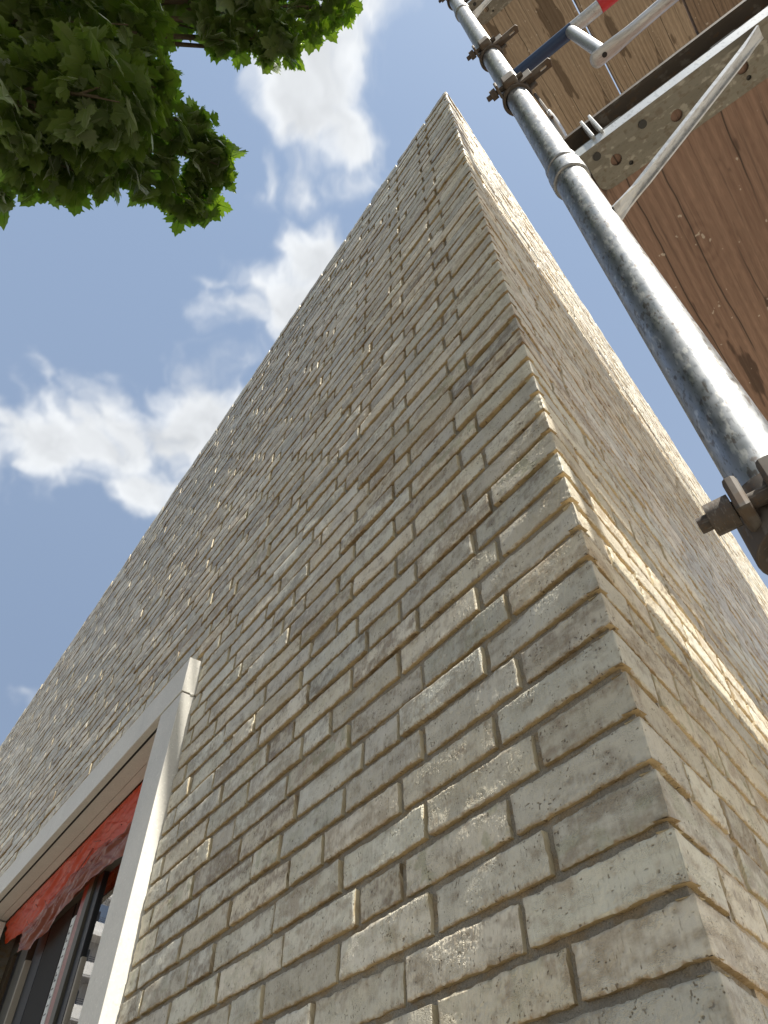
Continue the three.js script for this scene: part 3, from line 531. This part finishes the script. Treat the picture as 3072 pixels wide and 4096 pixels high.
function endGuard() {
  const y = E_(1.905), t = SC('end_guardrail', 'double end guardrail with blue and red bands between the two plank levels', 'guardrail', null, S0, E_(1.6), OI);
  const s = S0 + .004, r = .0145;
  sp(t, 'upper_rail', tube(V(s, y, .405), V(s, y, .470), r, 24), M.galv); sp(t, 'blue_band', tube(V(s, y, OI + .018), V(s, y, .4045), r + .0004, 24), M.blue); sp(t, 'red_band', tube(V(s, y, .4705), V(s, y, .56), r + .0004, 24), M.red);
  sp(t, 'upper_rail', tube(V(s, y, .5605), V(s, y, OO - .02), r, 24), M.galv);
  sp(t, 'stub', tube(V(s, y - .012, .399), V(s, E_(1.610), .402), .0125, 24), M.galv);
  const c = new THREE.CatmullRomCurve3([V(s, E_(1.596), .386), V(s, E_(1.596), .43), V(s, E_(1.600), .47), V(s, E_(1.610), .55), V(s, E_(1.610), OO - .02)]);
  const g = new THREE.TubeGeometry(c, 60, .0125, 16), p = g.attributes.position; for (let i = 0; i < p.count; i++) { const f = sst(.47, .41, p.getZ(i)); p.setX(i, s + (p.getX(i) - s) * (1 + .25 * f)); p.setY(i, E_(1.596) + (p.getY(i) - E_(1.596)) * (1 - .45 * f)); } g.computeVertexNormals();
  sp(t, 'lower_rail', g, M.galv);
  const cap = new THREE.SphereGeometry(1, 16, 10); cap.scale(.0156, .0070, .012); cap.translate(s, E_(1.596), .387); sp(t, 'flattened_end', cap, M.galv);
  const h = new THREE.CylinderGeometry(.0048, .0048, .001, 16); h.translate(s, E_(1.5885), .402); sp(t, 'pin_hole_shade', h, M.black);  // black disc laid on for the dark inside the pin hole
  return t;
}
const eg = endGuard(); dupThing(eg, LIFT, 'double end guardrail above the upper planks'); dupThing(eg, 2 * LIFT, 'topmost end guardrail, above the whole scaffold');
{ // rails running along the bay on the wall side
  const mk = (h, label) => { const t = SC('side_rail', label, 'guardrail', null, S0, E_(h), OI + .03); sp(t, 'rail', tube(V(S0 + .07, E_(h), OI + .032), V(2.7, E_(h), OI + .032), .016, 20), M.galv); const f = new THREE.SphereGeometry(1, 16, 12); f.scale(.05, .022, .008); f.translate(S0 + .05, E_(h), OI + .032); sp(t, 'flattened_end', f, M.galv); sp(t, 'wedge', cbox(S0 + .006, S0 + .012, E_(h) - .03, E_(h) + .17, OI + .028, OI + .034, .0015), M.rustShade); };
  mk(1.53, 'side guardrail running along the bay, ending behind the scaffold tube'); mk(1.53 + LIFT, 'side guardrail above the upper planks');
}
function coupler(h, label, tilt) {
  const t = SC('scaffold_coupler', label, 'coupler', 'rail couplers on the scaffold tube', S0, E_(h), OI);
  const band = ring(TR + .0006, TR + .0075, .046); band.translate(0, -.023, 0); band.rotateX(tilt); band.translate(S0, E_(h), OI); sp(t, 'band', band, M.rustShade);
  const lug = cbox(S0 - .046, S0 - .026, E_(h) - .018, E_(h) + .026, OI - .012, OI + .018, .004); sp(t, 'hinge_lug', lug, M.rustShade);
  const A = V(S0 - .036, E_(h) - .005, OI - .052), B = V(S0 - .030, E_(h) + .004, OI + .03); sp(t, 'bolt', tube(A, B, .0055, 14), M.rustShade);
  const n = new THREE.CylinderGeometry(.0115, .0115, .013, 6); n.rotateX(Math.PI / 2); n.translate(S0 - .0355, E_(h) - .004, OI - .036); sp(t, 'nut', n, M.rustShade);
  const wsh = cbox(S0 - .05, S0 - .022, E_(h) - .018, E_(h) + .016, OI - .028, OI - .022, .002); sp(t, 'washer', wsh, M.rustShade);
  // slotted wedge sticking out on the far side
  const sh = new THREE.Shape(); sh.moveTo(0, -.0085); sh.lineTo(.060, -.0085); sh.lineTo(.063, -.004); sh.lineTo(.060, .0085); sh.lineTo(0, .0085); sh.closePath();
  const hl = new THREE.Path(); hl.moveTo(.036, -.0022); hl.lineTo(.036, .0038); hl.lineTo(.053, .0038); hl.lineTo(.053, -.0022); hl.closePath(); sh.holes.push(hl);
  const w = new THREE.ExtrudeGeometry(sh, { depth: .006, bevelEnabled: true, bevelSize: .001, bevelThickness: .001, bevelSegments: 1 }); w.applyMatrix4(new THREE.Matrix4().makeBasis(V(0, 0, 1), V(1, 0, 0), V(0, 1, 0))); w.translate(S0 - .012, E_(h) + .004, OI + .026); sp(t, 'slotted_wedge', w, M.rustShade);
  sp(t, 'wedge_box', merge([cbox(S0 - .026, S0 - .021, E_(h) - .02, E_(h) + .026, OI + .014, OI + .046, .001), cbox(S0 - .003, S0 + .002, E_(h) - .02, E_(h) + .026, OI + .014, OI + .046, .001)]), M.rustShade);
  return t;
}
coupler(1.735, 'shade-darkened rust-brown coupler with slotted wedge on the scaffold tube, just below the blue rail', .10);
coupler(2.221, 'shade-darkened rust-brown coupler with slotted wedge on the scaffold tube, above the blue rail', .04);
coupler(3.50, 'shade-darkened rust-brown coupler with slotted wedge on the scaffold tube, highest in view', .04);
{ // swivel coupler low on the tube, gripping a short tie tube
  const h = .372, t = SC('swivel_coupler', 'shade-darkened swivel coupler with a big bolt, low on the scaffold tube at the right edge', 'coupler', null, S0, E_(h), OI);
  const b = ring(TR + .0005, TR + .009, .05); b.translate(S0, E_(h) - .02, OI); sp(t, 'band', b, M.rustShade);
  sp(t, 'flap', cbox(S0 - .052, S0 - .024, E_(h) - .010, E_(h) + .020, OI - .026, OI - .016, .003)); sp(t, 'flap', cbox(S0 - .050, S0 - .024, E_(h) - .014, E_(h) + .024, OI - .002, OI + .014, .003));
  t.children.filter(c => c.name === 'flap').forEach(c => { c.material = M.rustShade; });
  sp(t, 'bolt', tube(V(S0 - .037, E_(h) + .004, OI - .052), V(S0 - .037, E_(h) + .004, OI + .05), .006, 16), M.rustShade);
  const th = []; for (let k = 0; k < 11; k++) { const c = new THREE.CylinderGeometry(.0066, .0066, .0016, 14); c.rotateX(Math.PI / 2); c.translate(S0 - .037, E_(h) + .004, OI + .016 + k * .0032); th.push(c); } const thm = sp(t, 'thread', merge(th), M.galv); thm.userData.kind = 'stuff';
  const n = new THREE.CylinderGeometry(.0125, .0125, .017, 6); n.rotateX(Math.PI / 2); n.translate(S0 - .037, E_(h) + .004, OI - .0355); sp(t, 'nut', n, M.rustShade);
  const b2 = ring(TR + .0005, TR + .009, .046); b2.rotateZ(Math.PI / 2); b2.translate(S0 + .02, E_(h) - .055, OI + .052); sp(t, 'band', b2, M.rustShade);
  const tt = SC('tie_tube', 'short pale tube held in the low swivel coupler', 'tube', null, S0, E_(h) - .055, OI + .052); sp(tt, 'tube_wall', tube(V(S0 - .03, E_(h) - .055, OI + .052), V(S0 + .5, E_(h) - .055, OI + .052), TR, 28), M.tube);
}

/* ------------------------------------------------------------------ maple overhead on the left */
{
  const R = [[.05, -.03], [.17, -.13], [.24, -.06], [.36, -.11], [.35, .02], [.50, .04], [.43, .13], [.55, .24], [.44, .25], [.58, .42], [.46, .40], [.45, .50], [.34, .46], [.22, .42], [.23, .56], [.32, .66], [.20, .67], [.17, .80], [.09, .82], [0, 1.0]];
  const half = sg => { const s = new THREE.Shape(); s.moveTo(0, 0); for (const [x, y] of R) s.lineTo(sg * x, y); s.lineTo(0, .66); s.lineTo(0, .33); s.closePath(); return new THREE.ShapeGeometry(s); };
  function leafGeo(fold, curl, seed) {
    const g = merge([half(1), half(-1)]), p = g.attributes.position, c = new Float32Array(p.count * 3), r = rng(seed), tone = .85 + .35 * r();
    for (let i = 0; i < p.count; i++) { const x = p.getX(i), y = p.getY(i), d = Math.hypot(x, y); p.setZ(i, fold * Math.abs(x) - curl * d * d + .05 * Math.sin(x * 9 + seed) * d); const v = tone * (.92 + .16 * vn(x * 7 + seed, y * 7, 3)); c[i * 3] = v * (.9 + .2 * r()); c[i * 3 + 1] = v; c[i * 3 + 2] = v; }
    g.setAttribute('color', new THREE.BufferAttribute(c, 3)); 
    // veins stand proud on both sides
    const vp = [], vc = []; for (const [x, y] of [[0, .93], [.42, .36], [-.42, .36], [.26, -.08], [-.26, -.08]]) { const L = Math.hypot(x, y), nx = -y / L * .011, ny = x / L * .011; for (const dz of [.006, -.006]) { const zz = (px, py) => fold * Math.abs(px) - curl * (px * px + py * py) + .05 * Math.sin(px * 9 + seed) * Math.hypot(px, py) + dz; const mx = x * .5, my = y * .5; const A = [-nx, -ny, zz(-nx, -ny)], B = [nx, ny, zz(nx, ny)], C2 = [mx + nx * .7, my + ny * .7, zz(mx, my)], D2 = [mx - nx * .7, my - ny * .7, zz(mx, my)], T = [x, y, zz(x, y)]; for (const q of [A, B, C2, A, C2, D2, D2, C2, T]) { vp.push(...q); vc.push(1.5, 1.45, 1.6); } } }
    const vg = new THREE.BufferGeometry(); vg.setAttribute('position', new THREE.Float32BufferAttribute(vp, 3)); vg.setAttribute('color', new THREE.Float32BufferAttribute(vc, 3)); vg.computeVertexNormals();
    // petiole
    const q = new THREE.CylinderGeometry(.008, .010, .55, 5, 1, true); q.rotateX(.35); q.translate(0, -.25, .09); const qc = new Float32Array(q.attributes.position.count * 3).fill(.9); q.setAttribute('color', new THREE.BufferAttribute(qc, 3));
    const a = g, b = q.toNonIndexed(); for (const k of ['uv']) { a.deleteAttribute(k); b.deleteAttribute(k); }
    const m = mergeGeometries([a, b, vg]); m.computeVertexNormals(); return m;
  }
  const variants = []; for (let i = 0; i < 8; i++) variants.push(leafGeo(-.10 + .07 * i * (i % 2 ? 1 : -.3), .10 + .05 * (i % 4), i + 1));
  const dir = (az, el) => V(Math.sin(rad(az)) * Math.cos(rad(el)), Math.sin(rad(el)), -Math.cos(rad(az)) * Math.cos(rad(el)));
  // boughs: azimuth, elevation, distance, radius (m), squash
  const boughs = [
    [-72.6, 66.5, 3.5, 0.242], [-70.5, 70.0, 3.4, 0.196], [-66.2, 72.7, 3.5, 0.134], [-65.1, 64.9, 3.3, 0.237], [-61.1, 68.4, 3.2, 0.201], [-58.2, 71.7, 3.4, 0.126], [-51.5, 70.3, 3.5, 0.124], [-42.3, 70.8, 3.6, 0.137], [-41.0, 68.2, 3.6, 0.098], [-45.4, 72.4, 3.6, 0.055], [-52.7, 66.6, 3.4, 0.139], [-57.7, 63.8, 3.4, 0.145], [-62.4, 62.3, 3.3, 0.113], [-46.6, 67.5, 3.5, 0.094], [-39.2, 71.3, 3.6, 0.093], [-37.8, 68.7, 3.6, 0.078], [-57.8, 61.9, 3.4, 0.054], [-54.8, 63.7, 3.5, 0.076], [-58.8, 77.3, 3.9, 0.065], [-53.6, 77.3, 3.9, 0.070], [-53.1, 79.2, 3.95, 0.103], [-43.3, 79.7, 3.9, 0.099], [-39.5, 79.4, 3.9, 0.063], [-40.3, 81.8, 4.0, 0.094], [-34.3, 83.0, 4.0, 0.079], [-26.7, 84.1, 4.0, 0.058], [-63.1, 79.2, 3.9, 0.072], [-61.0, 80.9, 4.0, 0.122], [-58.6, 59.3, 3.3, 0.024],
  ];
  for (const i of [0, 1, 3, 4, 10, 11, 12]) { const q = boughs[i]; boughs.push([q[0] - 3, q[1] + 2.2, q[2] + .65, q[3] * 1.0]); }          // a second tier above
  for (const q of [boughs[0], boughs[3]]) boughs.push([q[0] - 4, q[1] + 4, q[2] + 1.3, q[3] * 1.4]);
  const seen = boughs.length;
  // unseen rest of the crown, left and behind; some boughs added to shade leaves
  boughs.push([-95, 62, 3.8, .6], [-100, 74, 4.2, .7], [-118, 66, 4.2, .8], [-92, 50, 4.4, .6], [-112, 50, 4.6, .9], [-135, 58, 4.6, .9], [-96, 36, 5.0, .6], [-118, 34, 5.2, .9], [-140, 40, 5.6, 1.0], [-105, 60, 6.2, 1.1], [-125, 48, 6.8, 1.2], [-84, 42, 6.0, .55], [-88, 54, 6.4, .8], [-150, 55, 6.2, 1.0], [-96, 80, 5.0, .5], [-100, 80, 4.4, .6], [-92, 71, 4.6, .5]);
  const TX = -4.3, TZ = -.2;
  const tree = thing('maple_tree', 'maple tree with dark green lobed leaves hanging over the upper left', 'tree', null, [TX, 0, TZ]);
  const eye = V(0, EYE, 0), r = rng(4242), leaves = [], twigs = [];
  const crownC = V(-2.6, 5.0, -.9);
  const limb = (a, b, r0, r1, sag = .1) => { const m = a.clone().lerp(b, .5); m.y += sag; const c = new THREE.CatmullRomCurve3([a, m, b]), g = new THREE.TubeGeometry(c, 14, 1, 7), p = g.attributes.position; const n = 8; for (let i = 0; i < p.count; i++) { const k = Math.floor(i / n) / 14, q = c.getPointAt(Math.min(1, k)), rr = mix(r0, r1, k); p.setXYZ(i, q.x + (p.getX(i) - q.x) * rr, q.y + (p.getY(i) - q.y) * rr, q.z + (p.getZ(i) - q.z) * rr); } g.computeVertexNormals(); return g; };
  const local = g => { g.translate(-TX, 0, -TZ); return g; };
  {
    const g = new THREE.CylinderGeometry(.13, .21, 4.4, 18, 12), p = g.attributes.position; for (let i = 0; i < p.count; i++) { const a = Math.atan2(p.getZ(i), p.getX(i)), k = 1 + .12 * (fbm(a * 2 + 7, p.getY(i), 3, 2) - .5) + .3 * sst(-1.6, -2.2, p.getY(i)); p.setX(i, p.getX(i) * k); p.setZ(i, p.getZ(i) * k); } g.computeVertexNormals(); g.translate(0, 2.2, 0); part(tree, 'trunk', g, M.bark);
  }
  const fork = V(TX, 4.3, TZ);
  boughs.forEach(([az, el, D, rr], bi) => {
    const c = dir(az, el).multiplyScalar(D).add(eye);
    const mid = fork.clone().lerp(c, .55).add(V(gauss(r) * .12, .25, gauss(r) * .12)); 
    part(tree, 'limb', local(limb(fork.clone(), mid, .045, .020)), M.bark); part(tree, 'limb', local(limb(mid, c, .020, .006, .03)), M.bark);
    const n = bi < seen ? Math.round(6 + 2050 * rr * rr) : Math.round(420 * rr * rr + 60), tw = [];
    for (let k = 0; k < Math.min(14, Math.max(3, rr * 22)); k++) { const e = c.clone().add(V(gauss(r), gauss(r) * .7, gauss(r)).multiplyScalar(rr * .7)); tw.push(limb(c.clone().lerp(mid, .25 * r()), e, .006, .0022, .03)); }
    twigs.push(...tw);
    for (let k = 0; k < n; k++) {
      let q; do { q = V(r() * 2 - 1, r() * 2 - 1, r() * 2 - 1); } while (q.lengthSq() > 1);
      const s = Math.pow(q.length(), -.25); q.multiplyScalar(rr * Math.min(1.0, s) * .98); q.y *= .72;
      leaves.push({ p: c.clone().add(q), out: q.clone().normalize(), rr, far: bi >= seen });
    }
  });
  part(tree, 'twigs', local(merge(twigs)), M.bark, null, 'stuff');
  const q4 = new THREE.Vector4(), mats = [], Z = V(0, 0, 1);
  for (const l of leaves) {
    const up = V(gauss(r) * .75, 1.0, gauss(r) * .75).addScaledVector(l.out, .35).normalize();           // blade faces the sky
    let tip = V(gauss(r), -.25 + gauss(r) * .3, gauss(r)).addScaledVector(l.out, .9); tip.addScaledVector(up, -tip.dot(up)).normalize();
    const droop = .25 + .5 * r(); const t2 = tip.clone().multiplyScalar(Math.cos(droop)).addScaledVector(V(0, -1, 0), Math.sin(droop)).normalize(); const n2 = up.clone().addScaledVector(t2, -up.dot(t2)).normalize();
    const x = t2.clone().cross(n2).normalize(); l.m = new THREE.Matrix4().makeBasis(x, t2, n2); l.s = (.062 + .066 * r()) * (l.far ? 2.0 : 1);
    q4.set(l.p.x, l.p.y, l.p.z, 1).applyMatrix4(VP); const inF = q4.w > 0 && Math.abs(q4.x / q4.w) < 1.05 && Math.abs(q4.y / q4.w) < 1.05;
    l.area = inF ? l.s * l.s / q4.w / q4.w * (1 - .5 * (l.p.distanceTo(eye) > 3.6)) : 0;
    l.v = Math.floor(r() * 8);
  }
  const top = [...leaves].sort((a, b) => b.area - a.area); 
  const near = new Set(top.slice(0, 298));
  for (const l of near) { const m = part(tree, 'leaf', variants[l.v], M.leafUp); m.position.set(l.p.x - TX, l.p.y, l.p.z - TZ); m.quaternion.setFromRotationMatrix(l.m); m.scale.setScalar(l.s); }
  for (let v = 0; v < 8; v++) {
    const rest = leaves.filter(l => !near.has(l) && l.v === v); if (!rest.length) continue;
    const im = new THREE.InstancedMesh(variants[v], M.leafUp, rest.length), mm = new THREE.Matrix4();
    rest.forEach((l, i) => { mm.copy(l.m).scale(V(l.s, l.s, l.s)); mm.setPosition(l.p.x - TX, l.p.y, l.p.z - TZ); im.setMatrixAt(i, mm); });
    im.name = 'foliage'; im.userData.kind = 'stuff'; im.castShadow = im.receiveShadow = true; tree.add(im);
  }
}

/* ------------------------------------------------------------------ apartment house down the street, seen mirrored in the window pane */
{
  const az = rad(-51.2), D = 70, W = 26, t = thing('apartment_building', 'white apartment block with balconies mirrored in the window pane', 'building', null, [Math.sin(az) * D, 0, -Math.cos(az) * D], rad(-65 + 0));
  t.rotation.y = rad(90 - 65);
  const white = new THREE.MeshStandardMaterial({ color: new THREE.Color(.74, .74, .74), roughness: .8 }), grey = new THREE.MeshStandardMaterial({ color: new THREE.Color(.42, .42, .43), roughness: .9 }), dark = new THREE.MeshStandardMaterial({ color: new THREE.Color(.03, .035, .05), roughness: .15 });
  part(t, 'wall', box(-W / 2, W / 2, 0, 24, -12, -1.4), grey); part(t, 'roof', box(-W / 2 - .3, W / 2 + .3, 24, 24.3, -12.3, .2), white);
  for (let f = 0; f < 7; f++) {
    const y = EYE + .3005 * D - .88 - 12 + f * 2.95;
    for (let k = 0; k < 4; k++) {
      const x = -W / 2 + k * W / 4, b = part(t, 'balcony', box(x, x + W / 4 - .25, y - .15, y, -1.4, 0), grey);
      part(b, 'parapet', box(x, x + W / 4 - .25, y, y + .88, -.1, .02), white); 
      const rails = []; for (let i = 0; i < 3; i++) rails.push(box(x, x + W / 4 - .25, y + 1.0 + i * .14, y + 1.03 + i * .14, -.08, -.04)); for (const rl of rails) part(b, 'railing', rl, dark);
      part(b, 'window', box(x + 1, x + 3.4, y + .1, y + 2.2, -1.42, -1.36), dark);
    }
  }
}

renderer.render(scene, camera);
